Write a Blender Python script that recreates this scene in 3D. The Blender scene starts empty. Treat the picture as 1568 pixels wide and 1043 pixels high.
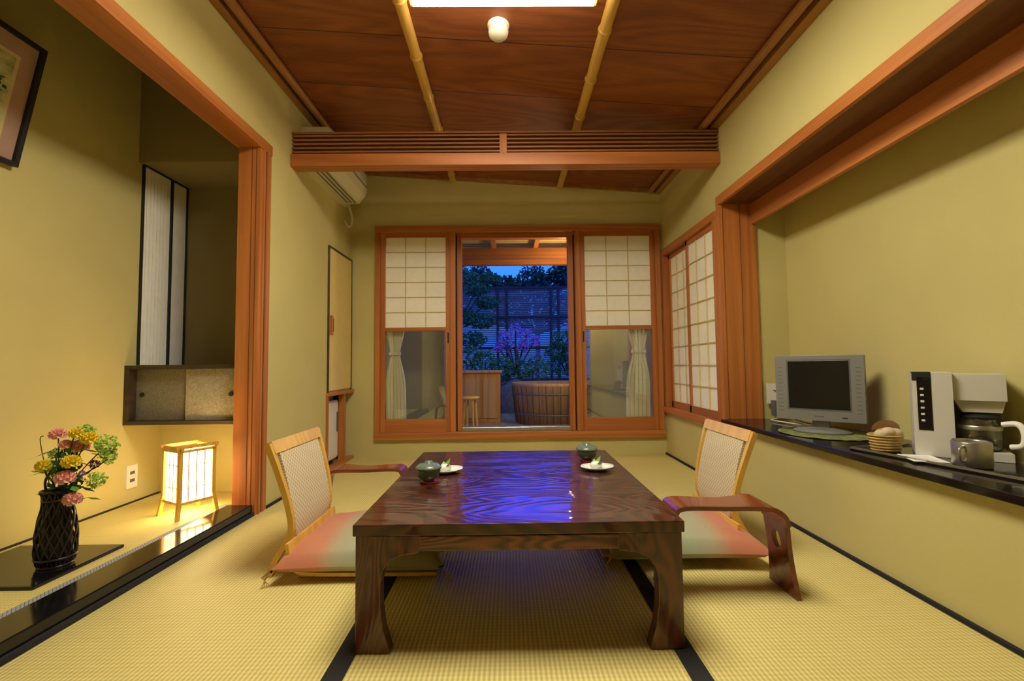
import bpy, math, random
from mathutils import Matrix, Vector
random.seed(7)
S=bpy.context.scene
S.view_settings.view_transform='Standard'
# ------------------------------------------------------------------ materials
def new(name):
    m=bpy.data.materials.new(name); m.use_nodes=True
    nt=m.node_tree; b=nt.nodes['Principled BSDF']; return m,nt,b
def L(nt,a,b): nt.links.new(a,b)
def N(nt,t,**k):
    n=nt.nodes.new(t)
    for a,v in k.items(): setattr(n,a,v)
    return n
def mth(nt,op,a,b=None):
    n=N(nt,'ShaderNodeMath',operation=op)
    for i,x in enumerate([a,b]):
        if x is None: continue
        if isinstance(x,(int,float)): n.inputs[i].default_value=x
        else: L(nt,x,n.inputs[i])
    return n.outputs[0]
def ramp(nt,fac,stops):
    r=N(nt,'ShaderNodeValToRGB'); e=r.color_ramp.elements
    while len(e)<len(stops): e.new(0.5)
    for i,(p,c) in enumerate(stops):
        e[i].position=p; e[i].color=(*c,1)
    L(nt,fac,r.inputs[0]); return r.outputs[0]
def coords(nt,scale=(1,1,1),kind='Object'):
    t=N(nt,'ShaderNodeTexCoord'); m=N(nt,'ShaderNodeMapping')
    m.inputs['Scale'].default_value=scale; L(nt,t.outputs[kind],m.inputs[0]); return m.outputs[0]
def noise(nt,vec,scale,detail=3,dist=0):
    n=N(nt,'ShaderNodeTexNoise'); n.inputs['Scale'].default_value=scale
    n.inputs['Detail'].default_value=detail; n.inputs['Distortion'].default_value=dist
    L(nt,vec,n.inputs['Vector']); return n.outputs[0]
def bump(nt,b,h,st,dist=.01):
    n=N(nt,'ShaderNodeBump'); n.inputs['Strength'].default_value=st; n.inputs['Distance'].default_value=dist
    L(nt,h,n.inputs['Height']); L(nt,n.outputs[0],b.inputs['Normal']); return n
def plain(name,col,rough=.6,metal=0,emit=0,ecol=None,spec=.5,var=.06):
    m,nt,b=new(name)
    b.inputs['Roughness'].default_value=rough; b.inputs['Metallic'].default_value=metal
    b.inputs['Specular IOR Level'].default_value=spec
    n=noise(nt,coords(nt),25,3)
    lo=tuple(c*(1-var) for c in col); hi=tuple(min(1,c*(1+var)) for c in col)
    L(nt,ramp(nt,n,[(.3,lo),(.7,hi)]),b.inputs['Base Color'])
    if emit:
        b.inputs['Emission Color'].default_value=(*(ecol or col),1); b.inputs['Emission Strength'].default_value=emit
    return m
def plaster(name,col):
    m,nt,b=new(name); c=coords(nt)
    n1=noise(nt,c,2.2,4); 
    lo=tuple(x*.95 for x in col); hi=tuple(x*1.04 for x in col)
    L(nt,ramp(nt,n1,[(.3,lo),(.7,hi)]),b.inputs['Base Color'])
    b.inputs['Roughness'].default_value=.9; b.inputs['Specular IOR Level'].default_value=.15
    bump(nt,b,noise(nt,c,260,3),.2,.002); return m
def wood(name,c1,c2,axis,rough=.45,rings=26,sc=3.0,coat=0,stretch=.035,bmp=.05,wr=.35,cior=1.5,crough=.05,distort=.15):
    m,nt,b=new(name)
    s=[1,1,1]; s['xyz'.index(axis)]=stretch
    c=coords(nt,tuple(s))
    n=noise(nt,c,sc,1.5,distort)
    w=mth(nt,'SINE',mth(nt,'MULTIPLY',n,rings*3.1))
    w=mth(nt,'ADD',mth(nt,'MULTIPLY',w,.5),.5)
    s2=[60,60,60]; s2['xyz'.index(axis)]=1.5
    f=noise(nt,coords(nt,tuple(s2)),2,3)
    mix=mth(nt,'ADD',mth(nt,'MULTIPLY',w,wr),mth(nt,'MULTIPLY',f,1-wr))
    L(nt,ramp(nt,mix,[(.15,c1),(.8,c2)]),b.inputs['Base Color'])
    b.inputs['Roughness'].default_value=rough
    bn=bump(nt,b,mix,bmp,.004)
    if coat:
        b.inputs['Coat Weight'].default_value=coat; b.inputs['Coat Roughness'].default_value=crough; b.inputs['Coat IOR'].default_value=cior
        L(nt,bn.outputs[0],b.inputs['Coat Normal'])
    return m
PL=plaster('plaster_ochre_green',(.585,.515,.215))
PLD=plaster('plaster_shade_brown',(.30,.24,.115))  # room plaster with the alcove's shadow put into its colour
OR1,OR2=(.34,.105,.022),(.54,.19,.045)
WX=wood('cedar_x',OR1,OR2,'x'); WY=wood('cedar_y',OR1,OR2,'y'); WZ=wood('cedar_z',OR1,OR2,'z')
DX=wood('brown_slat',(.22,.08,.022),(.38,.14,.045),'x')
DY=wood('cedar_soffit_shade',(.10,.035,.012),(.17,.06,.02),'y')  # shadow under the niche header is put into the wood colour
LT=wood('chair_wood',(.62,.35,.055),(.80,.49,.10),'z',rough=.3)
RED=wood('lacquer_armrest',(.10,.020,.009),(.22,.045,.016),'x',rough=.25,coat=.4)
TBL=wood('table_lacquer_top',(.024,.0055,.003),(.075,.017,.008),'x',rough=.35,rings=52,sc=4.5,coat=.9,stretch=.35,bmp=.14,wr=.7,cior=1.5,crough=.04)
TBL.node_tree.nodes['Principled BSDF'].inputs['Specular IOR Level'].default_value=.25
TBF=wood('table_lacquer_front',(.045,.012,.006),(.20,.056,.022),'x',rough=.25,rings=50,sc=8,coat=.4,stretch=.14,bmp=.1,wr=.6)
TBZ=wood('table_lacquer_leg',(.040,.010,.006),(.13,.034,.015),'z',rough=.25,rings=44,sc=6,coat=.4,stretch=.25,bmp=.1,wr=.5,distort=.5)
CAB=wood('dark_cabinet_frame',(.03,.02,.012),(.07,.045,.025),'x',rough=.4)
BLK=plain('black_lacquer',(.006,.006,.007),.12,spec=.5)
BLKM=plain('black_matte',(.012,.012,.014),.6)
HERI=plain('tatami_border_black',(.010,.010,.012),.85)
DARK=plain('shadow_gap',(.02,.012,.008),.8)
GROOVE=plain('wood_groove',(.10,.035,.012),.8)
PAPER=plain('shoji_paper',(.95,.93,.82),.85,var=.02)
PAPER2=plain('window_paper_grey',(.92,.92,.86),.85,var=.03)
CREAM=plain('fusuma_cream',(.76,.60,.22),.8,var=.03)
WHITE=plain('white_plastic',(.80,.78,.68),.4,var=.02)
CARD=plain('white_card',(.92,.91,.85),.6,var=.01)
ACW=plain('aircon_beige',(.66,.62,.42),.45,var=.02)
SILV=plain('tv_silver',(.25,.25,.245),.4,.3,var=.02)
CMW=plain('coffee_maker_silver',(.70,.68,.60),.35,.1,var=.02)
STEEL=plain('brushed_steel',(.45,.43,.38),.3,.85)
SCR=plain('tv_screen',(.006,.006,.008),.18)
GREYP=plain('grey_plastic',(.12,.12,.12),.5)
BAM=wood('bamboo_pole',(.55,.32,.06),(.80,.52,.13),'y',rough=.3,rings=6)
TRC=wood('ceiling_trim_wood',(.28,.12,.03),(.42,.19,.05),'y',rough=.4)
CUP=plain('celadon_cup',(.12,.16,.12),.25); WPL=plain('white_plate',(.75,.76,.68),.2,var=.02)
LEAF=plain('leaf_green',(.12,.33,.04),.5,var=.3); LEAFD=plain('leaf_dark',(.02,.09,.02),.5,var=.3)
HYD=plain('hydrangea_green',(.30,.50,.06),.7,var=.3)
PINK=plain('petal_pink',(.95,.50,.44),.7); YEL=plain('petal_yellow',(.92,.72,.04),.7); PUR=plain('petal_purple',(.20,.08,.35),.7)
COAS=plain('coaster_red',(.35,.03,.02),.4)
CURT=plain('curtain_cream',(.92,.89,.74),.9,var=.02)
WICK=plain('wicker_straw',(.55,.38,.12),.7,var=.3); PACK=plain('tea_packet_brown',(.36,.19,.07),.6)
BASK=plain('vase_dark_bamboo',(.012,.008,.006),.35,var=.4)
LAMPD=plain('lamp_diffuser',(.9,.9,.85),.5,emit=32.0,ecol=(1.0,.92,.73))
LANT=plain('lantern_paper',(.9,.85,.7),.7,emit=13,ecol=(1.0,.72,.34))
STONE=plain('garden_stone',(.10,.10,.11),.9,var=.3); 
FENCE=wood('bamboo_screen',(.14,.16,.18),(.32,.34,.36),'x',rough=.8)
FRAME=plain('fence_frame',(.05,.05,.06),.8)
TUB=wood('tub_cypress',(.28,.16,.08),(.44,.28,.15),'z',rough=.6)
PSL=wood('pergola_bamboo',(.45,.30,.10),(.65,.46,.18),'x',rough=.6)
GCAB=wood('garden_cabinet',(.30,.12,.03),(.50,.22,.06),'z',rough=.6)
DECK=wood('deck_boards',(.20,.14,.10),(.34,.26,.19),'y',rough=.5)
GREEN=plain('garden_leaves',(.04,.16,.07),.6,var=.5); AZA=plain('azalea_purple',(.42,.20,.85),.6,var=.4)
FARG=plain('far_leaves',(.03,.10,.08),.6,var=.5)
CLOTH=plain('tv_doily_green',(.20,.22,.07),.9,var=.5)
def mk_ceiling():
    m,nt,b=new('ceiling_cedar_boards'); t=N(nt,'ShaderNodeTexCoord')
    sp=N(nt,'ShaderNodeSeparateXYZ'); L(nt,t.outputs['Object'],sp.inputs[0])
    bi=mth(nt,'FLOOR',mth(nt,'DIVIDE',mth(nt,'ADD',sp.outputs[1],3.03),.43))
    bx=mth(nt,'FLOOR',mth(nt,'DIVIDE',mth(nt,'ADD',sp.outputs[0],.455+.91*4),.91))
    cmb=N(nt,'ShaderNodeCombineXYZ')
    L(nt,mth(nt,'ADD',mth(nt,'MULTIPLY',sp.outputs[0],.22),mth(nt,'MULTIPLY',bx,7.3)),cmb.inputs[0])
    L(nt,sp.outputs[1],cmb.inputs[1]); L(nt,mth(nt,'ADD',mth(nt,'MULTIPLY',bi,3.7),mth(nt,'MULTIPLY',bx,1.9)),cmb.inputs[2])
    n=noise(nt,cmb.outputs[0],2.6,1.5,.2)
    w=mth(nt,'ADD',mth(nt,'MULTIPLY',mth(nt,'SINE',mth(nt,'MULTIPLY',n,95)),.5),.5)
    f=noise(nt,coords(nt,(2,60,60)),2,3)
    mix=mth(nt,'ADD',mth(nt,'MULTIPLY',w,.30),mth(nt,'MULTIPLY',f,.70))
    tone=noise(nt,cmb.outputs[0],.7,1)
    mix=mth(nt,'ADD',mix,mth(nt,'MULTIPLY',mth(nt,'SUBTRACT',tone,.5),.6))
    col=ramp(nt,mix,[(.15,(.17,.045,.013)),(.85,(.34,.108,.031))])
    fr=mth(nt,'FRACT',mth(nt,'DIVIDE',mth(nt,'ADD',sp.outputs[1],3.03),.43))
    seam=mth(nt,'LESS_THAN',fr,.014)
    mx=N(nt,'ShaderNodeMix',data_type='RGBA'); L(nt,seam,mx.inputs[0]); L(nt,col,mx.inputs[6]); mx.inputs[7].default_value=(.03,.012,.006,1)
    L(nt,mx.outputs[2],b.inputs['Base Color']); b.inputs['Roughness'].default_value=.5
    return m
CEIL=mk_ceiling()
def mk_tatami(name):
    m,nt,b=new(name); t=N(nt,'ShaderNodeTexCoord'); sp=N(nt,'ShaderNodeSeparateXYZ'); L(nt,t.outputs['Object'],sp.inputs[0])
    sx=mth(nt,'SINE',mth(nt,'MULTIPLY',sp.outputs[0],2*math.pi/.0125))
    sy=mth(nt,'SINE',mth(nt,'MULTIPLY',sp.outputs[1],2*math.pi/.016))
    rib=mth(nt,'ADD',mth(nt,'MULTIPLY',sx,.30),mth(nt,'MULTIPLY',sy,.09))
    n=noise(nt,coords(nt,(3,40,1)),3,4)
    big=noise(nt,coords(nt),1.5,2)
    v=mth(nt,'ADD',mth(nt,'ADD',rib,.28),mth(nt,'ADD',mth(nt,'MULTIPLY',n,.3),mth(nt,'MULTIPLY',big,.15)))
    L(nt,ramp(nt,v,[(.05,(.46,.375,.11)),(.85,(.78,.67,.27))]),b.inputs['Base Color'])
    b.inputs['Roughness'].default_value=.5; b.inputs['Specular IOR Level'].default_value=.4
    bump(nt,b,rib,.4,.003); return m
TAT=mk_tatami('tatami_weave')
def mk_lattice(name,ca,cb,p,ax=(1,2)):
    m,nt,b=new(name); t=N(nt,'ShaderNodeTexCoord'); sp=N(nt,'ShaderNodeSeparateXYZ'); L(nt,t.outputs['Object'],sp.inputs[0])
    k=2*math.pi/p; a=sp.outputs[ax[0]]; c=sp.outputs[ax[1]]
    s1=mth(nt,'ABSOLUTE',mth(nt,'SINE',mth(nt,'MULTIPLY',mth(nt,'ADD',a,c),k/2)))
    s2=mth(nt,'ABSOLUTE',mth(nt,'SINE',mth(nt,'MULTIPLY',mth(nt,'SUBTRACT',a,c),k/2)))
    v=mth(nt,'MINIMUM',s1,s2)
    L(nt,ramp(nt,v,[(.12,ca),(.35,cb)]),b.inputs['Base Color']); b.inputs['Roughness'].default_value=.8
    return m
FAB=mk_lattice('backrest_fabric',(.82,.75,.54),(.52,.41,.24),.020)
HER2=mk_lattice('alcove_border_pattern',(.03,.04,.07),(.35,.38,.42),.012,(0,1))
def mk_cushion(name,flip):
    m,nt,b=new(name); t=N(nt,'ShaderNodeTexCoord'); sp=N(nt,'ShaderNodeSeparateXYZ'); L(nt,t.outputs['Generated'],sp.inputs[0])
    x=sp.outputs[0]
    if flip: x=mth(nt,'SUBTRACT',1,x)
    n=noise(nt,coords(nt,(1,1,1)),60,2)
    x=mth(nt,'ADD',x,mth(nt,'MULTIPLY',mth(nt,'SUBTRACT',n,.5),.06))
    L(nt,ramp(nt,x,[(.0,(.52,.16,.08)),(.26,(.52,.19,.10)),(.36,(.38,.33,.20)),(.50,(.34,.37,.24)),(.7,(.25,.22,.10)),(1,(.3,.25,.1))]),b.inputs['Base Color'])
    b.inputs['Roughness'].default_value=.55; b.inputs['Sheen Weight'].default_value=.3
    bump(nt,b,noise(nt,coords(nt,(80,300,80)),2,2),.15,.002); return m
def mk_glass(name,fac):
    m=bpy.data.materials.new(name); m.use_nodes=True; nt=m.node_tree; nt.nodes.clear()
    o=N(nt,'ShaderNodeOutputMaterial'); mx=N(nt,'ShaderNodeMixShader'); t=N(nt,'ShaderNodeBsdfTransparent'); g=N(nt,'ShaderNodeBsdfGlossy')
    g.inputs['Roughness'].default_value=.01; mx.inputs[0].default_value=fac; t.inputs[0].default_value=(.92,.94,.90,1)
    L(nt,t.outputs[0],mx.inputs[1]); L(nt,g.outputs[0],mx.inputs[2]); L(nt,mx.outputs[0],o.inputs[0]); return m
GLASS=mk_glass('window_glass',.16); CGL=mk_glass('carafe_glass',.2)
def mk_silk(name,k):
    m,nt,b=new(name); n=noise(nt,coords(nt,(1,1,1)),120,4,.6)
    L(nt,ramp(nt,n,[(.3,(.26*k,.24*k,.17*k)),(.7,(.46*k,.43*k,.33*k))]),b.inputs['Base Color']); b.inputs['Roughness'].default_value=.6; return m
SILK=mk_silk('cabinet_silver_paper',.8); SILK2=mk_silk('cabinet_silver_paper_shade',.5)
# ------------------------------------------------------------------ mesh builder
def cat(pts,n=6):
    out=[]; P=[pts[0]]+list(pts)+[pts[-1]]
    for i in range(1,len(P)-2):
        p0,p1,p2,p3=[Vector(q) for q in P[i-1:i+3]]
        for j in range(n):
            t=j/n
            out.append(.5*((2*p1)+(-p0+p2)*t+(2*p0-5*p1+4*p2-p3)*t*t+(-p0+3*p1-3*p2+p3)*t**3))
    out.append(Vector(pts[-1])); return out
class B:
    def __init__(s): s.v=[];s.f=[];s.m=[];s.s=[];s.mats=[];s.M=Matrix.Identity(4)
    def add(s,vs,fs,mat,sm=False):
        if mat not in s.mats: s.mats.append(mat)
        k=s.mats.index(mat); o=len(s.v)
        s.v+= [s.M@Vector(v) for v in vs]
        for f in fs: s.f.append([i+o for i in f]); s.m.append(k); s.s.append(sm)
    def box(s,x0,x1,y0,y1,z0,z1,mat):
        vs=[(x,y,z) for x in(x0,x1) for y in(y0,y1) for z in(z0,z1)]
        s.add(vs,[(0,1,3,2),(4,6,7,5),(0,4,5,1),(2,3,7,6),(0,2,6,4),(1,5,7,3)],mat)
    def tube(s,pts,r,mat,n=8,cap=True):
        pts=[Vector(p) for p in pts]; R=r if isinstance(r,(list,tuple)) else [r]*len(pts)
        vs=[];fs=[]; up=None
        for i,p in enumerate(pts):
            d=(pts[min(i+1,len(pts)-1)]-pts[max(i-1,0)]).normalized()
            if up is None: up=Vector((0,0,1)) if abs(d.z)<.9 else Vector((1,0,0))
            a=d.cross(up)
            if a.length<1e-4: a=d.orthogonal()
            a.normalize(); b=a.cross(d).normalized(); up=b
            for k in range(n):
                t=2*math.pi*k/n; vs.append(p+R[i]*(math.cos(t)*a+math.sin(t)*b))
        for i in range(len(pts)-1):
            for k in range(n): fs.append((i*n+k,i*n+(k+1)%n,(i+1)*n+(k+1)%n,(i+1)*n+k))
        s.add(vs,fs,mat,True)
        if cap:
            s.add(vs[:n],[tuple(range(n))],mat); s.add(vs[-n:],[tuple(range(n))],mat)
    def lathe(s,prof,c,mat,n=32,sx=1,sy=1):
        vs=[];fs=[]
        for r,z in prof:
            for k in range(n):
                t=2*math.pi*k/n; vs.append((c[0]+r*sx*math.cos(t),c[1]+r*sy*math.sin(t),c[2]+z))
        for i in range(len(prof)-1):
            for k in range(n): fs.append((i*n+k,i*n+(k+1)%n,(i+1)*n+(k+1)%n,(i+1)*n+k))
        s.add(vs,fs,mat,True)
    def extr(s,poly,ax,a0,a1,mat):
        def P(u,w,a): return {'y':(u,a,w),'x':(a,u,w),'z':(u,w,a)}[ax]
        n=len(poly); vs=[P(u,w,a0) for u,w in poly]+[P(u,w,a1) for u,w in poly]
        s.add(vs,[tuple(range(n)),tuple(range(2*n-1,n-1,-1))]+[(i,(i+1)%n,n+(i+1)%n,n+i) for i in range(n)],mat)
    def ribbon(s,pts,th,a0,a1,mat,sm=True):
        pts=[Vector((p[0],p[1])) for p in pts]; n=len(pts)
        A0=a0 if isinstance(a0,list) else [a0]*n; A1=a1 if isinstance(a1,list) else [a1]*n
        T=th if isinstance(th,list) else [th]*n
        vs=[]
        for i,p in enumerate(pts):
            d=(pts[min(i+1,n-1)]-pts[max(i-1,0)]).normalized(); nn=Vector((-d.y,d.x))*T[i]/2
            q=p+nn; r=p-nn
            vs+=[(q.x,A0[i],q.y),(q.x,A1[i],q.y),(r.x,A1[i],r.y),(r.x,A0[i],r.y)]
        for k in range(4):
            sub=[];fs=[]
            for i in range(n): sub+=[vs[i*4+k],vs[i*4+(k+1)%4]]
            for i in range(n-1): fs.append((2*i,2*i+1,2*i+3,2*i+2))
            s.add(sub,fs,mat,sm)
        s.add(vs[:4],[(0,1,2,3)],mat); s.add(vs[-4:],[(0,1,2,3)],mat)
    def ball(s,c,r,mat,n=12,m=8):
        if not isinstance(r,tuple): r=(r,r,r)
        vs=[];fs=[]
        for i in range(m+1):
            a=math.pi*i/m
            for k in range(n):
                t=2*math.pi*k/n; vs.append((c[0]+r[0]*math.sin(a)*math.cos(t),c[1]+r[1]*math.sin(a)*math.sin(t),c[2]+r[2]*math.cos(a)))
        for i in range(m):
            for k in range(n): fs.append((i*n+k,(i+1)*n+k,(i+1)*n+(k+1)%n,i*n+(k+1)%n))
        s.add(vs,fs,mat,True)
    def leafball(s,c,r,mat,n,size,flat=1):
        for _ in range(n):
            d=Vector((random.gauss(0,1),random.gauss(0,1),random.gauss(0,1))).normalized()*r*random.uniform(.55,1)
            d.z*=flat; p=Vector(c)+d; a=Vector((random.gauss(0,1),random.gauss(0,1),random.gauss(0,1))).normalized()
            b=a.orthogonal().normalized(); q=size*random.uniform(.6,1.2)
            s.add([p-a*q,p-b*q*.55,p+a*q,p+b*q*.55],[(0,1,2,3)],mat,False)
    def petals(s,c,r,mat,n=46):
        for i in range(n):
            ph=i*2.39996; u=(i+.5)/n; th=math.acos(1-1.5*u)
            d=Vector((math.sin(th)*math.cos(ph),math.sin(th)*math.sin(ph),math.cos(th)))
            p=Vector(c)+d*r*(.55+.35*u); t=d.orthogonal().normalized(); b=d.cross(t)
            q=r*.42
            s.add([p-t*q,p-b*q+d*q*.3,p+t*q+d*q*.2,p+b*q+d*q*.35,p-d*q*.6],[(0,1,4),(1,2,4),(2,3,4),(3,0,4)],mat,False)
    def done(s,name,bevel=0,origin=True,seg=2):
        me=bpy.data.meshes.new(name); o=Vector((0,0,0))
        if origin:
            xs=[v.x for v in s.v]; ys=[v.y for v in s.v]; zs=[v.z for v in s.v]
            o=Vector(((min(xs)+max(xs))/2,(min(ys)+max(ys))/2,min(zs)))
        me.from_pydata([tuple(v-o) for v in s.v],[],s.f)
        for m in s.mats: me.materials.append(m)
        for p,k,sm in zip(me.polygons,s.m,s.s): p.material_index=k; p.use_smooth=sm
        import bmesh
        bm=bmesh.new(); bm.from_mesh(me); bmesh.ops.recalc_face_normals(bm,faces=bm.faces); bm.to_mesh(me); bm.free()
        ob=bpy.data.objects.new(name,me); ob.location=o; S.collection.objects.link(ob)
        if bevel:
            md=ob.modifiers.new('bevel','BEVEL'); md.width=bevel; md.segments=seg; md.limit_method='ANGLE'; md.angle_limit=math.radians(50)
        return ob
XL,XR,YB,YF=-1.30,1.30,3.80,-1.2
cz=lambda x:2.305-.07*x
# ------------------------------------------------------------------ room shell
b=B(); b.box(XL,XR,YF,YB,-.1,0,TAT); b.done('floor',origin=False)
b=B()
for x in(-.43,.452): b.box(x-.026,x+.026,YF+.001,YB-.001,0,.002,HERI)
b.done('tatami_border',origin=False)
b=B()
b.add([(-1.32,YF-.05,cz(-1.32)),(1.32,YF-.05,cz(1.32)),(1.32,YB+.05,cz(1.32)),(-1.32,YB+.05,cz(-1.32)),
       (-1.32,YF-.05,2.62),(1.32,YF-.05,2.62),(1.32,YB+.05,2.62),(-1.32,YB+.05,2.62)],
      [(0,1,2,3),(4,5,6,7),(0,1,5,4),(1,2,6,5),(2,3,7,6),(3,0,4,7)],CEIL)
b.done('ceiling',origin=False)
WX0,WX1,WZ0,WZ1=-1.09,1.28,.153,1.906
b=B(); b.box(-1.45,WX0,YB,YB+.1,0,2.6,PL); b.box(WX1,1.45,YB,YB+.1,0,2.6,PL)
b.box(WX0,WX1,YB,YB+.1,0,WZ0,PL); b.box(WX0,WX1,YB,YB+.1,WZ1,2.6,PL); b.done('wall_back',origin=False)
b=B(); b.box(-1.4,XL,.2,2.36,1.96,2.6,PL); b.box(-1.4,XL,YF,.2,0,2.6,PL); b.box(-1.4,XL,2.36,2.47,1.96,2.6,PL)
b.box(-1.4,XL,2.47,3.3,0,2.6,PL); b.box(-1.4,XL,3.3,YB,.55,2.6,PL)
b.done('wall_left',origin=False)
b=B(); b.box(-1.75,-1.4,3.2,3.3,0,.6,PL); b.box(-1.75,-1.7,3.3,YB,0,.6,PL); b.box(-1.7,-1.4,3.3,YB,.55,.6,PL); b.box(-1.75,-1.4,YB,YB+.1,0,.6,PL)
b.box(-1.7,XL,3.3,YB,-.1,0,TAT); b.done('wall_recess',origin=False)
NB=2.76
b=B(); b.box(XR,1.80,.2,NB,0,.385,PL); b.box(XR,1.80,.2,NB,1.745,2.6,PL); b.box(1.71,1.80,.2,NB+.1,.385,1.745,PL)
b.box(XR,1.80,YF,.2,0,2.6,PL)
b.box(XR,1.80,NB,NB+.03,0,2.6,PL); b.box(XR,1.40,NB+.03,YB,0,.35,PL); b.box(XR,1.40,NB+.03,YB,1.69,2.6,PL)
b.done('wall_right',origin=False)
b=B(); b.box(-1.45,1.8,YF-.1,YF,0,2.6,PLD); b.done('wall_front',origin=False)  # unseen wall in the shaded plaster, so less light bounces back
TZ=.045
b=B(); b.box(-2.08,-2.0,.1,2.9,0,2.5,PL); b.done('wall_alcove_side',origin=False)
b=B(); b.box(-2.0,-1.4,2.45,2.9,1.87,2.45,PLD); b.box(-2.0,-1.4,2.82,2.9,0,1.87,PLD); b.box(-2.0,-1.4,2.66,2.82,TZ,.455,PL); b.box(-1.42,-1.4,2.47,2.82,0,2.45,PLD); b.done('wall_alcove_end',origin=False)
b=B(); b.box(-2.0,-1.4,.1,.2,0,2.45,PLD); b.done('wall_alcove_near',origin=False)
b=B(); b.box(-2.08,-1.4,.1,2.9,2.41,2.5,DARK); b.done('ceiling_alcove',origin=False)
b=B(); b.box(-2.0,-1.43,.2,2.66,0,TZ,TAT); b.box(-1.47,-1.43,.2,2.40,TZ,TZ+.002,HER2); b.box(-2.0,-1.98,.2,2.66,TZ,TZ+.003,HERI); b.done('floor_alcove',origin=False)
b=B(); b.box(-1.43,XL,.2,2.36,0,.055,BLK); b.box(XL,XL+.012,.2,2.36,0,.02,HERI); b.done('trim_alcove_sill',bevel=.004,origin=False)
b=B(); b.box(-1.415,-1.285,.2,2.47,1.905,1.96,WY); b.box(-1.405,-1.29,2.36,2.47,0,1.905,WZ)
b.box(-1.292,-1.283,2.385,2.40,0,1.905,WZ); b.box(-1.292,-1.283,2.425,2.44,0,1.905,WZ)
for x_ in(-1.335,-1.312): b.box(x_,x_+.003,2.3585,2.3605,.0,1.905,GROOVE)
b.box(-1.2905,-1.2895,2.402,2.4225,.0,1.905,GROOVE)
b.done('trim_alcove_post',bevel=.004,origin=False)
b=B(); b.box(XR-.014,XR,YF,YB,0,.012,HERI); b.done('baseboard_right',origin=False)
b=B(); b.box(XL,XL+.014,2.47,3.3,0,.012,HERI); b.done('baseboard_left',origin=False)
def cbox(b,x0,x1,th,mat,y0=YF,y1=YB):
    b.add([(x0,y0,cz(x0)-th),(x1,y0,cz(x1)-th),(x1,y1,cz(x1)-th),(x0,y1,cz(x0)-th),(x0,y0,cz(x0)+.01),(x1,y0,cz(x1)+.01),(x1,y1,cz(x1)+.01),(x0,y1,cz(x0)+.01)],
      [(0,1,2,3),(4,5,6,7),(0,1,5,4),(1,2,6,5),(2,3,7,6),(3,0,4,7)],mat)
b=B(); cbox(b,-1.30,-1.255,.035,TRC); b.tube([(-1.215,YF,cz(-1.2)-.02),(-1.215,YB,cz(-1.2)-.02)],.022,TRC,12)
cbox(b,1.255,1.30,.035,TRC); b.tube([(1.215,YF,cz(1.2)-.02),(1.215,YB,cz(1.2)-.02)],.022,TRC,12)
cbox(b,-1.3,1.3,.03,TRC,YB-.025,YB)
b.done('trim_ceiling_edge',origin=False)
for x in(-.45,.45):
    b=B(); z=cz(x)-.024; b.tube([(x,YF,z),(x,YB,z)],.027,BAM,16)
    y=YF+.2+(.1 if x>0 else 0)
    while y<YB-.1:
        b.tube([(x,y-.012,z),(x,y-.003,z),(x,y,z),(x,y+.004,z),(x,y+.012,z)],[.027,.033,.0275,.0315,.027],BAM,16,False)
        y+=.36
    b.done('bamboo_ceiling_pole',origin=False)
LB=2.70
b=B(); b.box(XL,XR,LB,LB+.09,1.955,2.03,WX)
for i in range(5):
    z=2.042+i*.025; b.box(XL,XR,LB+.015,LB+.075,z,z+.012,DX)
b.box(-.04,.005,LB+.012,LB+.078,2.03,2.155,WZ)
b.box(XL,XR,LB+.01,LB+.08,2.158,2.17,DX)
b.done('ranma_lintel',bevel=.003,origin=False)
# ------------------------------------------------------------------ windows
def shoji(b,ax,a0,a1,z0,z1,p,d,cols,rows,wm,th=.007,paperoff=.012,sgn=1):
    def bx(u0,u1,z0,z1,w0,w1,m):
        if ax=='x': b.box(u0,u1,w0,w1,z0,z1,m)
        else: b.box(w0,w1,u0,u1,z0,z1,m)
    bx(a0,a1,z0,z1,p+paperoff,p+paperoff+.002,PAPER)
    for i in range(1,cols):
        u=a0+(a1-a0)*i/cols; bx(u-th/2,u+th/2,z0,z1,p+.003,p+paperoff,wm)
    for i in range(1,rows):
        z=z0+(z1-z0)*i/rows; bx(a0,a1,z-th/2,z+th/2,p+.004,p+paperoff,wm)
LAT=plain('lattice_pale_wood',(.66,.52,.24),.6)
b=B(); y0=YB-.03
b.box(WX0-.01,WX1+.0,y0,YB+.1,WZ1-.045,WZ1+.01,WX); b.box(WX0-.01,WX1,y0-.01,YB+.1,WZ0-.01,.20,WX)
b.box(WX0-.01,WX0+.03,y0,YB+.1,.2,WZ1-.045,WZ); b.box(WX1-.04,WX1,y0,YB+.1,.2,WZ1-.045,WZ)
b.box(-.478,-.435,y0,YB+.1,.2,WZ1-.045,WZ); b.box(.565,.61,y0,YB+.1,.2,WZ1-.045,WZ)
b.box(-.425,-.385,YB+.02,YB+.08,.2,WZ1-.045,WZ); b.box(.51,.555,YB+.02,YB+.08,.2,WZ1-.045,WZ)
b.box(-.385,.51,YB+.02,YB+.08,1.82,WZ1-.045,WX); b.box(-.385,.51,YB,YB+.1,.2,.235,STEEL)
b.box(-.435,-.425,YB+.03,YB+.06,.2,1.85,DARK); b.box(.555,.565,YB+.03,YB+.06,.2,1.85,DARK)
b.done('window_frame',bevel=.003,origin=False)
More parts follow.
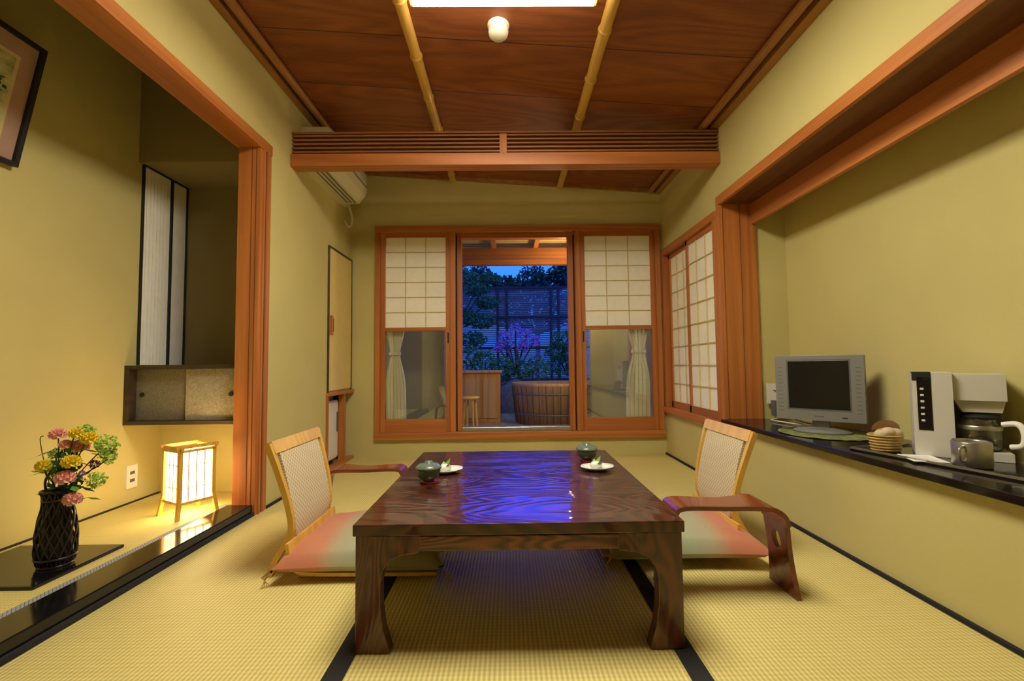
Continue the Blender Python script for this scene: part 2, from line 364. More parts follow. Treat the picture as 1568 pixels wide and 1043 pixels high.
for nm,x0,x1 in(('window_1',-1.06,-.478),('window_2',.61,1.24)):
    b=B(); w=.038; p=YB-.005
    b.box(x0,x0+w,p,p+.04,.2,1.861,WZ); b.box(x1-w,x1,p,p+.04,.2,1.861,WZ)
    b.box(x0+w,x1-w,p,p+.04,1.825,1.861,WX); b.box(x0+w,x1-w,p,p+.04,1.035,1.065,WX); b.box(x0+w,x1-w,p,p+.04,.2,.305,WX)
    shoji(b,'x',x0+w,x1-w,1.065,1.825,p+.004,0,3,6,LAT)
    b.box(x0+w,x1-w,p+.02,p+.024,.305,1.035,GLASS)
    xh=x1-w/2 if x0<0 else x0+w/2
    b.box(xh-.006,xh+.006,p-.004,p,.93,1.02,BLKM)
    b.done(nm,bevel=.002,origin=False)
b=B(); Y0,Y1=NB+.03,YB-.02
b.box(XR-.012,1.38,Y0,Y1,1.64,1.69,WY); b.box(XR-.03,1.38,Y0,Y1,.35,.39,WY); b.box(XR-.012,1.38,Y0,Y0+.035,.39,1.64,WZ); b.box(XR-.012,1.38,Y1-.035,Y1,.39,1.64,WZ)
b.box(1.37,1.38,Y0,Y1,.39,1.64,PAPER)
ya,yb,ym=Y0+.035,Y1-.035,3.30
for k,(u0,u1,p) in enumerate([(ya,ym+.02,1.312),(ym-.02,yb,1.336)]):
    w=.03
    b.box(p,p+.02,u0,u0+w,.39,1.64,WZ); b.box(p,p+.02,u1-w,u1,.39,1.64,WZ); b.box(p,p+.02,u0,u1,.39,.44,WY); b.box(p,p+.02,u0,u1,1.605,1.64,WY)
    shoji(b,'y',u0+w,u1-w,.44,1.605,p,0,3,8,LAT)
b.done('window_3',bevel=.002,origin=False)
b=B(); b.box(1.290,1.52,NB-.02,NB+.01,.41,1.765,WZ); b.box(1.290,1.312,NB-.03,NB-.02,.41,1.71,WZ)
b.box(1.42,1.423,NB-.0215,NB-.0195,.41,1.71,GROOVE); b.box(1.313,1.316,NB-.0215,NB-.0195,.41,1.71,GROOVE)
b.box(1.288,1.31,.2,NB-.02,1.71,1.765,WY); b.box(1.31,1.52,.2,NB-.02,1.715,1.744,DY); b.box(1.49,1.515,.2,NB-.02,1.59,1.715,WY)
b.done('trim_niche_frame',bevel=.003,origin=False)
b=B(); b.box(1.265,1.71,.2,NB-.02,.385,.41,BLK); b.done('niche_shelf',bevel=.003)
b=B(); x=XL
b.box(x,x+.012,3.29,3.305,.555,1.63,CAB); b.box(x,x+.012,3.765,3.78,.555,1.63,CAB); b.box(x,x+.012,3.305,3.765,1.615,1.63,CAB)
b.box(x,x+.008,3.305,3.765,.57,1.615,CREAM); b.box(x+.008,x+.022,3.32,3.35,.98,1.12,WZ); b.box(x+.008,x+.024,3.352,3.356,1.0,1.10,BLKM)
b.done('door_1',bevel=.002,origin=False)
b=B(); b.box(x-.02,x+.03,3.28,3.79,.535,.56,WY); b.box(x-.03,x+.015,3.60,3.64,0,.535,WZ); b.box(x-.03,x+.012,3.28,3.305,0,.535,WZ); b.box(x-.03,x+.03,3.28,3.79,0,.02,WY)
b.done('trim_cupboard',bevel=.002,origin=False)
b=B(); b.box(-1.62,-1.33,3.33,3.58,.05,.49,WHITE); b.box(-1.33,-1.322,3.335,3.575,.06,.48,WHITE); b.box(-1.322,-1.315,3.54,3.56,.25,.40,GREYP)
for yy in(3.36,3.55):
    b.box(-1.60,-1.57,yy-.01,yy+.01,0,.05,GREYP); b.box(-1.38,-1.35,yy-.01,yy+.01,0,.05,GREYP)
b.done('mini_fridge',bevel=.006)
# ------------------------------------------------------------------ alcove fittings
b=B(); yy=2.40
b.box(-2.0,-1.405,yy,2.82,.455,.475,CAB); b.box(-2.0,-1.405,yy,2.82,.745,.765,CAB)
b.box(-2.0,-1.975,yy,2.82,.475,.745,CAB); b.box(-1.425,-1.405,yy,2.82,.475,.745,CAB)
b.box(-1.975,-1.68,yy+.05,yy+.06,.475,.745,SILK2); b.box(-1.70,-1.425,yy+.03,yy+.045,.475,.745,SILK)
for hx,hy in((-1.94,yy+.048),(-1.46,yy+.028)):
    b.tube([(hx,hy,.61),(hx,hy-.004,.61)],.012,BLKM,14)
b.done('hanging_cabinet',bevel=.002)
b=B(); x=-2.0
b.box(x,x+.006,2.48,2.82,.768,1.868,PAPER2)
for y_,w_ in((2.475,.005),(2.68,.014),(2.812,.006)): b.box(x,x+.016,y_,y_+w_,.768,1.868,BLKM)
for i in range(1,8): b.box(x+.006,x+.008,2.48+i*.025,2.4812+i*.025,.768,1.868,ACW)
b.box(x,x+.016,2.475,2.82,1.862,1.868,BLKM)
b.done('alcove_paper_screen',origin=False)
b=B(); b.box(-2.0,-1.992,2.43,2.50,.12,.24,WHITE)
for z in(.16,.20): b.box(-1.992,-1.990,2.45,2.48,z-.008,z+.008,GREYP)
b.done('alcove_wall_socket',bevel=.002)
b=B()
ang=math.atan2(.10,.485)
b.M=Matrix.Translation((-1.985,-.055,1.565))@Matrix.Rotation(ang,4,'Y')
H=.495
b.box(-.012,0,1.15,1.875,0,H,BLKM)
MAT1=plain('mount_mauve',(.42,.26,.20),.8,var=.03); MAT2=plain('mount_beige',(.60,.48,.24),.8); ART=plain('print_yellow_green',(.40,.38,.17),.8,var=.5)
b.box(0,.004,1.165,1.86,.015,H-.015,MAT1); b.box(.004,.006,1.27,1.80,.085,H-.08,MAT2); b.box(.006,.008,1.285,1.785,.10,H-.095,ART)
for (u0,u1,v0,v1) in((1.15,1.875,0,.018),(1.15,1.875,H-.018,H),(1.15,1.168,.018,H-.018),(1.857,1.875,.018,H-.018)):
    b.box(0,.018,u0,u1,v0,v1,BLKM)
b.leafball((.01,1.70,.25),.07,LEAFD,60,.012)
b.done('framed_picture')
def hexa(pts,w):
    vs=[];fs=[]
    for p in pts:
        for dx,dy in((-w,-w),(w,-w),(w,w),(-w,w)): vs.append((p[0]+dx,p[1]+dy,p[2]))
    n=len(pts)
    for i in range(n-1):
        for k in range(4): fs.append((i*4+k,i*4+(k+1)%4,(i+1)*4+(k+1)%4,(i+1)*4+k))
    fs+= [(0,1,2,3),(4*n-4,4*n-3,4*n-2,4*n-1)]
    return vs,fs
b=B(); b.M=Matrix.Translation((-1.56,2.27,TZ))@Matrix.Rotation(math.radians(-30),4,'Z')
s=.073
for sx in(-1,1):
    for sy in(-1,1):
        b.add(*hexa([(sx*(s+.014),sy*(s+.014),0),(sx*s,sy*s,.10),(sx*s,sy*s,.335)],.008),LT)
for z in(.065,.305):
    for k in(-1,1):
        b.box(-s,s,k*s-.006,k*s+.006,z,z+.012,LT); b.box(k*s-.006,k*s+.006,-s,s,z,z+.012,LT)
for k in(-1,1):
    b.box(-s-.02,s+.02,k*s-.007,k*s+.007,.317,.331,LT); b.box(k*s-.007,k*s+.007,-s-.02,s+.02,.323,.337,LT)
b.box(-.006,.006,-s,s,.317,.327,LT)
t=s-.006
b.box(-t,t,-t,-t+.002,.077,.305,LANT); b.box(-t,t,t-.002,t,.077,.305,LANT); b.box(-t,-t+.002,-t,t,.077,.305,LANT); b.box(t-.002,t,-t,t,.077,.305,LANT)
for i in(-1,0,1):
    for k in(-1,1):
        b.box(i*.035-.002,i*.035+.002,k*t-.003,k*t+.003,.077,.305,WZ); b.box(k*t-.003,k*t+.003,i*.035-.002,i*.035+.002,.077,.305,WZ)
for z in(.135,.24):
    for k in(-1,1):
        b.box(-t,t,k*t-.003,k*t+.003,z,z+.003,WZ); b.box(k*t-.003,k*t+.003,-t,t,z,z+.003,WZ)
b.done('paper_lantern')
b=B(); b.box(-1.93,-1.525,1.51,1.86,TZ,TZ+.012,BLK); b.done('flower_board',bevel=.003)
VX,VY,VZ=-1.615,1.675,TZ+.0125
b=B()
prof=[(.040,0),(.050,.012),(.055,.05),(.055,.10),(.051,.15),(.042,.20),(.038,.235),(.044,.26)]
b.lathe([(0,.002)]+[(r*.80,z) for r,z in prof],(VX,VY,VZ),BASK,24)
def rad(z):
    for (r0,z0),(r1,z1) in zip(prof,prof[1:]):
        if z<=z1: return r0+(r1-r0)*(z-z0)/(z1-z0)
    return prof[-1][0]
for k in range(14):
    for sg in(-1,1):
        pts=[]
        for i in range(17):
            z=.26*i/16; t=2*math.pi*k/14+sg*z*7; r=rad(z)*(1+.02*sg); pts.append((VX+r*math.cos(t),VY+r*math.sin(t),VZ+z))
        b.tube(pts,.0034,BASK,5)
for z in(.003,.03,.23,.26):
    r=rad(z)+.002; b.tube([(VX+r*math.cos(t*math.pi/12),VY+r*math.sin(t*math.pi/12),VZ+z) for t in range(25)],.005,BASK,6)
b.tube(cat([(VX-.042,VY,VZ+.25),(VX-.045,VY,VZ+.30),(VX,VY,VZ+.345),(VX+.045,VY,VZ+.30),(VX+.042,VY,VZ+.25)]),.0045,BASK,6)
b.done('flower_basket_vase')
b=B()
DZ=-.03
def head(px,pz,dy,r,m,kind='p'):
    pz+=DZ; c=(VX+px,VY+dy,pz)
    b.tube(cat([(VX+px*.15,VY+dy*.2,VZ+.10),(VX+px*.25,VY+dy*.4,VZ+.27),(VX+px*.8,VY+dy*.9,pz-.03),(c[0],c[1],pz-r*.3)],5),.0022,LEAFD,5)
    if kind=='p': b.petals(c,r,m)
    else: b.leafball(c,r,m,150,r*.22)
for a in [(-.03,.545,.02,.026,PINK),(.045,.50,.03,.028,PINK),(.050,.40,-.03,.030,PINK),(.080,.325,-.03,.028,PINK),(.02,.51,.0,.02,PINK),
          (.095,.53,.01,.027,YEL),(-.035,.44,-.02,.025,YEL),(.070,.455,-.03,.028,YEL),(.055,.55,.0,.022,YEL),(-.05,.42,.0,.016,YEL)]: head(*a)
for a in [(.05,.545,.04,.032,HYD),(.14,.50,.03,.038,HYD),(.135,.38,.0,.030,HYD),(.0,.49,.05,.032,HYD),(.13,.455,.05,.03,HYD),(-.045,.47,.03,.022,HYD),(.09,.43,.04,.018,PUR),(.10,.41,-.02,.012,PUR),(.03,.44,.0,.04,LEAFD),(.05,.37,.0,.035,LEAFD),(-.01,.40,.01,.03,LEAF)]: head(*a,kind='l')
for i in range(34):
    t=random.uniform(0,6.28); r=random.uniform(.03,.09); z=random.uniform(.27,.47)
    p=Vector((VX+.035+r*math.cos(t),VY+r*.6*math.sin(t),z)); d=Vector((math.cos(t),math.sin(t)*.6,random.uniform(-.5,.6))).normalized(); sd=d.cross(Vector((0,0,1))).normalized()*.013
    b.add([p,p+d*.025+sd,p+d*.05,p+d*.025-sd],[(0,1,2,3)],random.choice([LEAF,LEAFD]))
b.tube(cat([(VX-.01,VY,VZ+.2),(VX-.07,VY,.48),(VX-.06,VY,.51)],5),.0015,LEAFD,5)
b.done('flower_arrangement')
# ------------------------------------------------------------------ table
TX0,TX1,TY0,TY1,TH=-.413,.461,1.225,2.23,.333
b=B(); b.box(TX0,TX1,TY0,TY1,TH-.03,TH,TBL)
def frame(u0,u1):
    zt=TH-.0301
    c=[(.092,0),(.074,.06),(.066,.12),(.066,.18),(.074,.215),(.092,.238),(.12,.25),(.165,.256),(.17,.262)]
    return [(u0,0.0025),(u0,zt),(u1,zt),(u1,0.0025)]+[(u1-a,max(z,.0025)) for a,z in c]+[(u0+a,max(z,.0025)) for a,z in reversed(c)]
b.extr(frame(TX0+.006,TX1-.006),'y',TY0+.006,TY0+.045,TBZ); b.extr(frame(TX0+.006,TX1-.006),'y',TY1-.045,TY1-.006,TBZ)
b.extr(frame(TY0+.045,TY1-.045),'x',TX0+.007,TX0+.045,TBZ); b.extr(frame(TY0+.045,TY1-.045),'x',TX1-.045,TX1-.007,TBZ)
b.box(TX0+.175,TX1-.175,TY0+.0005,TY0+.006,.263,TH-.031,TBF)
b.done('low_table',bevel=.004)
# ------------------------------------------------------------------ chairs
def zaisu(x,y,flip,name):
    b=B(); b.M=Matrix.Translation((x,y,0))@(Matrix.Rotation(math.pi,4,'Z') if flip else Matrix.Identity(4))
    hw=.178
    st=cat([(-.005,.0),(.012,.05),(.05,.115),(.072,.17),(.062,.26),(.036,.36),(.0,.475)],5)
    for k in(-1,1):
        ys=[k*(hw+.035*max(0,(p[1]-.15))/.3-.010)-.010 for p in st]; ye=[v+.020 for v in ys]
        b.ribbon(st,.020,ys,ye,LT)
    top=cat([(.016,.437),(.0,.48)],3); b.ribbon(top,.018,-hw-.02,hw+.02,LT)
    pan=cat([(.068,.11),(.074,.17),(.062,.26),(.040,.36),(.016,.440)],5)
    half=[min(hw+.02*(p[1]-.15)/.3, .10+.075*min(1,max(0,(p[1]-.11)/.06))**.5) -.010 for p in pan]
    b.ribbon(pan,.010,[-h for h in half],[h for h in half],FAB)
    s=cat([(.075,.13),(.085,.07),(.11,.036),(.16,.026),(.35,.022),(.60,.022)],5)
    b.ribbon(s,.012,-.215,.215,LT)
    for k in(-1,1): b.box(.10,.56,k*.17-.012,k*.17+.012,0,.018,LT)
    b.box(-.008,.012,-hw+.0,hw-.0,.012,.03,LT)
    return b.done(name,bevel=.003)
zaisu(-.857,1.855,False,'floor_chair'); zaisu(.95,1.985,True,'floor_chair')
def cushion(x0,x1,y0,y1,z0,flip):
    b=B(); n=28; vs=[];fs=[]
    m=mk_cushion('zabuton_cloth_%d'%flip,flip); cx,cy=(x0+x1)/2,(y0+y1)/2; hx,hy=(x1-x0)/2,(y1-y0)/2
    for sgn in(1,-1):
        vs=[];fs=[]
        for i in range(n+1):
            for j in range(n+1):
                u=-1+2*i/n; v=-1+2*j/n
                e=((1-u**2)*(1-v**2)); h=max(0,e)**.30
                px=cx+hx*u*(1-.07*(1-v*v)*abs(u)**3); py=cy+hy*v*(1-.07*(1-u*u)*abs(v)**3)
                wr=.004*math.sin(u*9+v*5)*h
                z=z0+.030+(.076*h+wr if sgn>0 else -.030*h**.6)
                vs.append((px,py,z))
        for i in range(n):
            for j in range(n): a=i*(n+1)+j; fs.append((a,a+1,a+n+2,a+n+1))
        b.add(vs,fs,m,True)
    for sx in(-1,1):
        for sy in(-1,1):
            px,py=cx+sx*hx,cy+sy*hy
            for q in range(5):
                b.tube([(px,py,z0+.03),(px+sx*.012+q*.003*sx,py-.006*q+.01,z0+.01),(px+sx*.02+q*.004-.008,py-.012+q*.006,.006)],.0014,WICK,4)
    b.done('floor_cushion')
cushion(-.815,-.23,1.60,2.12,.03,0); cushion(.36,.945,1.66,2.24,.03,1)
# ------------------------------------------------------------------ armrests
def armrest(xo,xi,y0,y1,h,name):
    sg=1 if xo>xi else -1
    b=B(); Wd=abs(xo-xi)
    b.M=Matrix.Translation((xi,0,0))@Matrix.Diagonal((sg,1,1,1))
    ym=(y0+y1)/2; hw=(y1-y0)/2
    arch=cat([(Wd-.022,.225),(Wd-.030,h-.03),(Wd-.055,h-.008),(Wd-.09,h),(Wd*.5,h-.004),(.06,h),(.03,h-.02),(.02,.22)],6)
    w=[hw*(1.0+.25*math.exp(-((p[0]-(Wd-.07))/.06)**2)-.18*math.exp(-((p[0]-Wd*.45)/.12)**2)) for p in arch]
    b.ribbon(arch,.014,[ym-q for q in w],[ym+q for q in w],RED)
    def leg(xt,xb):
        n=32; vo=[];vi=[]
        z0,z1=0,.23
        for k in range(n):
            t=2*math.pi*k/n+math.pi/4; c,s_=math.cos(t),math.sin(t)
            m_=max(abs(c),abs(s_)); oz=(z0+z1)/2+(s_/m_)*(z1-z0)/2; f=1-oz/z1
            oy=ym+(c/m_)*hw*(1+.18*f**2-.10*math.sin(math.pi*f))
            vo.append((oy,oz)); vi.append((ym+c*hw*.36,.165+s_*.030))
        def X(z): return xt+(xb-xt)*(1-z/z1)
        T=.008
        vs=[]
        for L_ in(vo,vi):
            for off in(-T,T): vs+=[(X(z)+off,y,z) for y,z in L_]
        fs=[]
        for k in range(n):
            k2=(k+1)%n
            fs+=[(k,k2,2*n+k2,2*n+k),(n+k,n+k2,3*n+k2,3*n+k),(k,k2,n+k2,n+k),(2*n+k,2*n+k2,3*n+k2,3*n+k)]
        b.add(vs,fs,RED)
    leg(Wd-.022,Wd); leg(.02,0)
    b.done(name,bevel=.002)
armrest(.905,.50,1.475,1.605,.283,'armrest'); armrest(-.875,-.465,2.13,2.24,.270,'armrest')
# ------------------------------------------------------------------ crockery
def cup(x,y,z,nm):
    b=B(); b.lathe([(0,0),(.034,0),(.036,.004),(.0,.0045)],(x+.005,y,z),COAS,28)
    b.M=Matrix.Translation((x,y,z+.004))@Matrix.Diagonal((1.02,1.02,.72,1))
    b.lathe([(0,.001),(.018,.001),(.020,.006),(.036,.020),(.041,.045),(.041,.062),(.037,.062),(.036,.045),(.030,.025),(0,.016)],(0,0,0),CUP,28)
    b.lathe([(.0395,.055),(.046,.062),(.044,.070),(.036,.080),(.018,.086),(.014,.088),(.014,.096),(0,.097)],(0,0,0),CUP,28)
    b.done(nm)
def plate(x,y,z,ang):
    b=B(); b.M=Matrix.Translation((x,y,z))@Matrix.Rotation(ang,4,'Z')
    b.lathe([(0,.002),(.03,.002),(.03,0),(.034,0),(.05,.008),(.066,.014),(.066,.017),(.05,.011),(.03,.006),(0,.006)],(0,0,0),WPL,32,1,.8)
    b.ball((-.005,0,.020),(.026,.018,.014),WPL); 
    for k,(a,l) in enumerate([(.5,.05),(-.6,.045),(1.3,.035)]):
        d=Vector((math.cos(a)*.6,math.sin(a)*.6,.6)).normalized(); sd=Vector((-math.sin(a),math.cos(a),0))*.012; p=Vector((-.01,0,.015))
        b.add([p,p+d*l*.5+sd,p+d*l,p+d*l*.5-sd],[(0,1,2,3)],LEAF)
    b.done('sweets_plate')
cup(-.290,1.665,TH,'teacup'); cup(.335,1.99,TH,'teacup')
plate(-.245,1.80,TH,.4); plate(.345,1.815,TH,.2)
# ------------------------------------------------------------------ shelf items
SZ=.4105
b=B()
n=26; vs=[];fs=[]
for i in range(n+1):
    for j in range(n+1):
        u=-1+2*i/n; v=-1+2*j/n; px=u*math.sqrt(1-v*v/2); py=v*math.sqrt(1-u*u/2)
        vs.append((1.485+.20*px*.95,2.15+.21*py,SZ+.0015+.002*abs(math.sin(8*u+3*v))))
for i in range(n):
    for j in range(n): a=i*(n+1)+j; fs.append((a,a+1,a+n+2,a+n+1))
b.add(vs,fs,CLOTH,True); b.done('tv_doily')
b=B(); b.M=Matrix.Translation((1.475,2.17,SZ+.004))@Matrix.Rotation(math.radians(-45),4,'Z')
b.lathe([(0,.002),(.12,0),(.12,.006),(.10,.014),(.03,.022),(0,.022)],(0,.02,0),SILV,32,1,.75)
b.box(-.035,.035,.01,.03,.018,.09,SILV)
w=.178; z0,z1=.055,.362
b.box(-w,w,-.02,.028,z0,z1,SILV); b.box(-w*.8,w*.8,.028,.06,z0+.03,z1-.03,GREYP)
b.box(-w+.050,w-.050,-.0212,-.02,z0+.048,z1-.018,GREYP)
b.box(-w+.056,w-.056,-.022,-.0212,z0+.055,z1-.025,SCR)
for i in range(12):
    for k in(-1,1): b.box(k*(w-.022)-.010,k*(w-.022)+.010,-.021,-.02,z0+.04+i*.019,z0+.043+i*.019,GREYP)
b.box(-.02,.02,-.021,-.02,z0+.018,z0+.024,GREYP); b.box(.09,.11,-.021,-.02,z0+.016,z0+.022,BLKM)
b.done('television',bevel=.004)
b=B(); yw=NB-.02
b.box(1.545,1.615,yw-.008,yw-.0,.50,.62,WHITE) ; b.box(1.565,1.60,yw-.05,yw-.008,.43,.52,GREYP); b.tube(cat([(1.58,yw-.03,.43),(1.57,yw-.06,.418),(1.5,yw-.12,.418),(1.52,2.45,.418),(1.55,2.3,.42)],6),.004,WHITE,6)
b.tube(cat([(1.585,yw-.008,.58),(1.60,yw-.05,.55),(1.63,yw-.1,.43),(1.60,2.4,.418)],6),.003,BLKM,6)
b.done('power_outlet')
TC=[(1.305,1.76),(1.445,1.12),(1.70,1.17),(1.575,1.81)]
b=B(); b.extr(TC,'z',SZ,SZ+.005,BLK)
for i in range(4):
    p,q=Vector((*TC[i],0)),Vector((*TC[(i+1)%4],0)); d=(q-p).normalized(); nn=Vector((-d.y,d.x,0))*.006
    b.extr([(p.x,p.y),(q.x,q.y),(q.x+nn.x,q.y+nn.y),(p.x+nn.x,p.y+nn.y)],'z',SZ+.005,SZ+.012,STEEL)
b.done('serving_tray')
TZZ=SZ+.0055
b=B(); b.M=Matrix.Translation((1.430,1.615,TZZ))@Matrix.Rotation(math.radians(-38),4,'Z')
b.box(0,.105,0,.15,0,.29,CMW); b.box(.105,.235,.02,.14,.195,.285,CMW); b.box(.105,.24,.0,.14,0,.028,CMW); b.box(.105,.235,.12,.145,.028,.2,GREYP)
b.box(.012,.050,-.002,0,.09,.275,SCR)
for i in range(6): b.box(.020,.030,-.004,-.002,.12+i*.022,.127+i*.022,WHITE)
b.box(.0,.05,-.002,.06,.262,.292,BLKM)
b.extr([(.11,.195),(.235,.195),(.225,.155),(.13,.155)],'y',.04,.12,CMW)
b.lathe([(0,.030),(.046,.030),(.052,.04),(.055,.075),(.052,.105),(.043,.13),(.045,.136)],(.172,.06,0),CGL,28)
b.lathe([(.0,.031),(.050,.032),(.053,.07),(0,.071)],(.172,.06,0),BLKM,24)
b.lathe([(.0555,.098),(.0565,.108),(.0535,.112)],(.172,.06,0),STEEL,28); b.lathe([(.046,.134),(.05,.142),(.02,.15),(0,.15)],(.172,.06,0),BLKM,28)
b.tube(cat([(.22,.02,.12),(.25,.0,.125),(.262,-.01,.10),(.258,-.01,.06),(.235,.01,.05)],6),.009,CARD,10)
b.done('coffee_maker',bevel=.004)
b=B(); b.lathe([(0,0),(.046,0),(.048,.004),(.048,.075),(.045,.08),(.043,.075),(.043,.01),(0,.008)],(1.452,1.44,TZZ),STEEL,32)
b.tube(cat([(1.41,1.42,TZZ+.065),(1.385,1.41,TZZ+.06),(1.385,1.41,TZZ+.025),(1.41,1.42,TZZ+.018)],5),.004,STEEL,8)
b.done('steel_cup')
b=B()
bx_,by_=1.395,1.700
b.lathe([(0,.003),(.04,.003),(.045,.0),(.050,.03),(.056,.06),(.052,.06),(.046,.03),(.04,.008),(0,.006)],(bx_,by_,TZZ),WICK,24,1,.8)
for i in range(6): b.tube([(bx_+(.047+i*.002)*math.cos(t*math.pi/12),by_+.8*(.047+i*.002)*math.sin(t*math.pi/12),TZZ+.006+i*.0105) for t in range(25)],.003,WICK,5)
SP=plain('sugar_packet',(.6,.5,.3),.5)
for k in range(5):
    b.ball((bx_-.02+k*.012,by_-.01+.008*(k%2),TZZ+.062+.004*(k%3)),(.028,.02,.018),PACK if k%2 else SP)
vs=[(bx_+.02+.055*math.cos(t*math.pi/10),by_+.02,TZZ+.075+.036*math.sin(t*math.pi/10)) for t in range(11)]+[(bx_+.02+.045*math.cos(t*math.pi/10),by_+.035,TZZ+.065+.03*math.sin(t*math.pi/10)) for t in range(11)]
b.add(vs,[tuple(range(11)),tuple(range(11,22))]+[(i,i+1,i+12,i+11) for i in range(10)]+[(0,10,21,11)],PACK)
b.done('snack_basket')
b=B(); b.M=Matrix.Translation((1.388,1.565,TZZ+.001))@Matrix.Rotation(math.radians(-20),4,'Z'); b.box(-.035,.060,-.07,.055,0,.002,CARD)
for i in range(4): b.box(-.025,.040,-.045+i*.02,-.0425+i*.02,.002,.0022,GREYP)
b.done('instruction_card')
# ------------------------------------------------------------------ ceiling lamp, detector, AC
b=B(); x0,x1,y0,y1=-.375,.365,1.07,1.80; zb=2.215
b.box(x0,x1,y0,y1,zb,zb+.05,LAMPD); b.box(x0+.1,x1-.1,y0+.1,y1-.1,zb+.05,cz(0)+.01,WHITE)
for (a,c,d,e) in((x0-.012,x1+.012,y0-.012,y0),(x0-.012,x1+.012,y1,y1+.012),(x0-.012,x0,y0,y1),(x1,x1+.012,y0,y1)): b.box(a,c,d,e,zb+.012,zb+.045,LT)
b.done('ceiling_lamp')
b=B(); cx_,cy_=-.030,2.02; z=cz(cx_)
b.lathe([(.0,0),(.050,0),(.050,-.008),(.036,-.010),(.043,-.020),(.046,-.034),(.043,-.050),(.032,-.062),(.016,-.069),(0,-.071)],(cx_,cy_,z),WHITE,28); b.done('smoke_detector')
b=B(); pr=[(XL,2.01),(XL,2.27),(-1.13,2.27),(-1.095,2.24),(-1.09,2.12),(-1.105,2.07),(-1.15,2.015)]
b.extr(pr,'y',2.84,3.52,ACW)
for i in range(3): 
    xx=-1.17-.03*i; b.box(xx-.004,xx+.004,2.88,3.48,2.008,2.012,GREYP)
b.box(-1.092,-1.086,2.86,3.50,2.13,2.136,GREYP)
b.tube(cat([(-1.28,3.54,2.06),(-1.26,3.60,2.02),(-1.24,3.62,1.92),(-1.26,3.60,1.86),(-1.29,3.58,1.9)],6),.010,ACW,8); b.box(XL,-1.26,3.52,3.62,2.02,2.08,ACW)
b.done('air_conditioner',bevel=.004)
# ------------------------------------------------------------------ curtains
def curtain(x0,x1,y,z0,z1,nm,lean):
    b=B(); nu,nv=60,30; vs=[];fs=[]
    for j in range(nv+1):
        t=j/nv; z=z1+(z0-z1)*t; k=1-.5*math.exp(-((t-.62)/.09)**2)
        cxx=(x0+x1)/2+lean*math.exp(-((t-.62)/.2)**2)
        for i in range(nu+1):
            u=i/nu-.5; vs.append((cxx+(x1-x0)*u*k,y+.014*math.sin(u*2*math.pi*6+t*.8)*k,z))
    for j in range(nv):
        for i in range(nu): a=j*(nu+1)+i; fs.append((a,a+1,a+nu+2,a+nu+1))
    b.add(vs,fs,CURT,True); zt=z1+(z0-z1)*.62; cxx=(x0+x1)/2+lean
    b.box(cxx-(x1-x0)*.27,cxx+(x1-x0)*.27,y-.018,y+.018,zt-.012,zt+.012,CURT)
    b.done(nm)
curtain(-1.03,-.86,3.865,.23,1.86,'curtain',-.01); curtain(.99,1.20,3.865,.23,1.86,'curtain',.01)
# ------------------------------------------------------------------ garden
b=B(); b.box(-9,10,YB+.1,26,-.1,.0,STONE); b.box(-1.9,2.4,YB+.1,5.9,0,.12,DECK); b.done('ground_garden',origin=False)
PG=plaster('sky_block_plaster',(.36,.34,.20))
b=B(); b.box(-1.9,-.62,4.45,4.53,.12,1.788,PG); b.done('sky_block_left',origin=False)  # added wall, keeps the blue sky out of the left pane
b=B(); b.box(.80,2.2,4.40,4.48,.12,1.788,PG); b.done('sky_block_right',origin=False)  # added wall, keeps the blue sky out of the right pane
b=B(); 
for i in range(16): b.box(-1.8,2.2,YB+.16+i*.066,YB+.16+i*.066+.040,1.945,1.96,PSL)
for x in(-.9,-.52,-.13,.28,.66,1.05): b.box(x-.022,x+.022,YB+.13,4.95,1.885,1.945,WY)
b.box(-1.8,2.2,4.72,4.79,1.79,1.885,WX); b.box(-1.8,2.2,4.42,4.50,1.79,1.885,DX)
b.done('pergola')
FY=9.0
b=B()
for i in range(62):
    z=.02+i*.0365; b.box(-2.2,4.2,FY-.008,FY+.008,z,z+.026,FENCE)
for x in(-2.1,-.95,-.2,-.02,.85,1.0,1.9,3.0,4.1): b.box(x-.025,x+.025,FY-.05,FY-.01,0,2.30,FRAME)
for z in(.45,1.08,1.68,2.26): b.box(-2.2,4.2,FY-.06,FY-.012,z-.022,z+.022,FRAME)
b.done('bamboo_fence')
b=B(); c=(.52,5.05,.12)
b.lathe([(0,.01),(.40,.01),(.44,0),(.48,.40),(.485,.43),(.45,.43),(.42,.06),(0,.05)],c,TUB,56)
for z in(.10,.31): b.lathe([(.442+.043*z/.42+.002,z),(.442+.043*z/.42+.008,z+.008),(.442+.043*(z)/.42+.004,z+.018)],c,GREYP,56)
for k in range(40):
    t=2*math.pi*k/40; b.tube([(c[0]+.442*math.cos(t),c[1]+.442*math.sin(t),.13),(c[0]+.484*math.cos(t),c[1]+.484*math.sin(t),.52)],.002,DARK,4)
b.done('wooden_bathtub')
b=B(); b.box(-.60,-.09,5.0,5.3,.12,.66,GCAB); b.box(-.62,-.07,4.98,5.32,.66,.685,TUB); b.box(-.50,-.31,4.99,5.0,.17,.60,TUB); b.box(-.28,-.13,4.99,5.0,.17,.60,TUB); b.done('garden_cabinet',bevel=.003)
b=B(); b.lathe([(0,.30),(.09,.30),(.09,.325),(0,.325)],(-.37,4.42,.12),LT,24,1,.8)
for k in range(4):
    t=k*math.pi/2+.5; b.tube([(-.37+.055*math.cos(t),4.42+.05*math.sin(t),.42),(-.37+.075*math.cos(t),4.42+.07*math.sin(t),.12)],.009,LT,8)
b.done('bath_stool')
b=B(); 
for k in range(6): b.ball((-.9+.5*k,6.3+.1*(k%2),.15),(.26,.2,.28+.06*(k%3)),STONE,10,7)
b.done('garden_rocks')
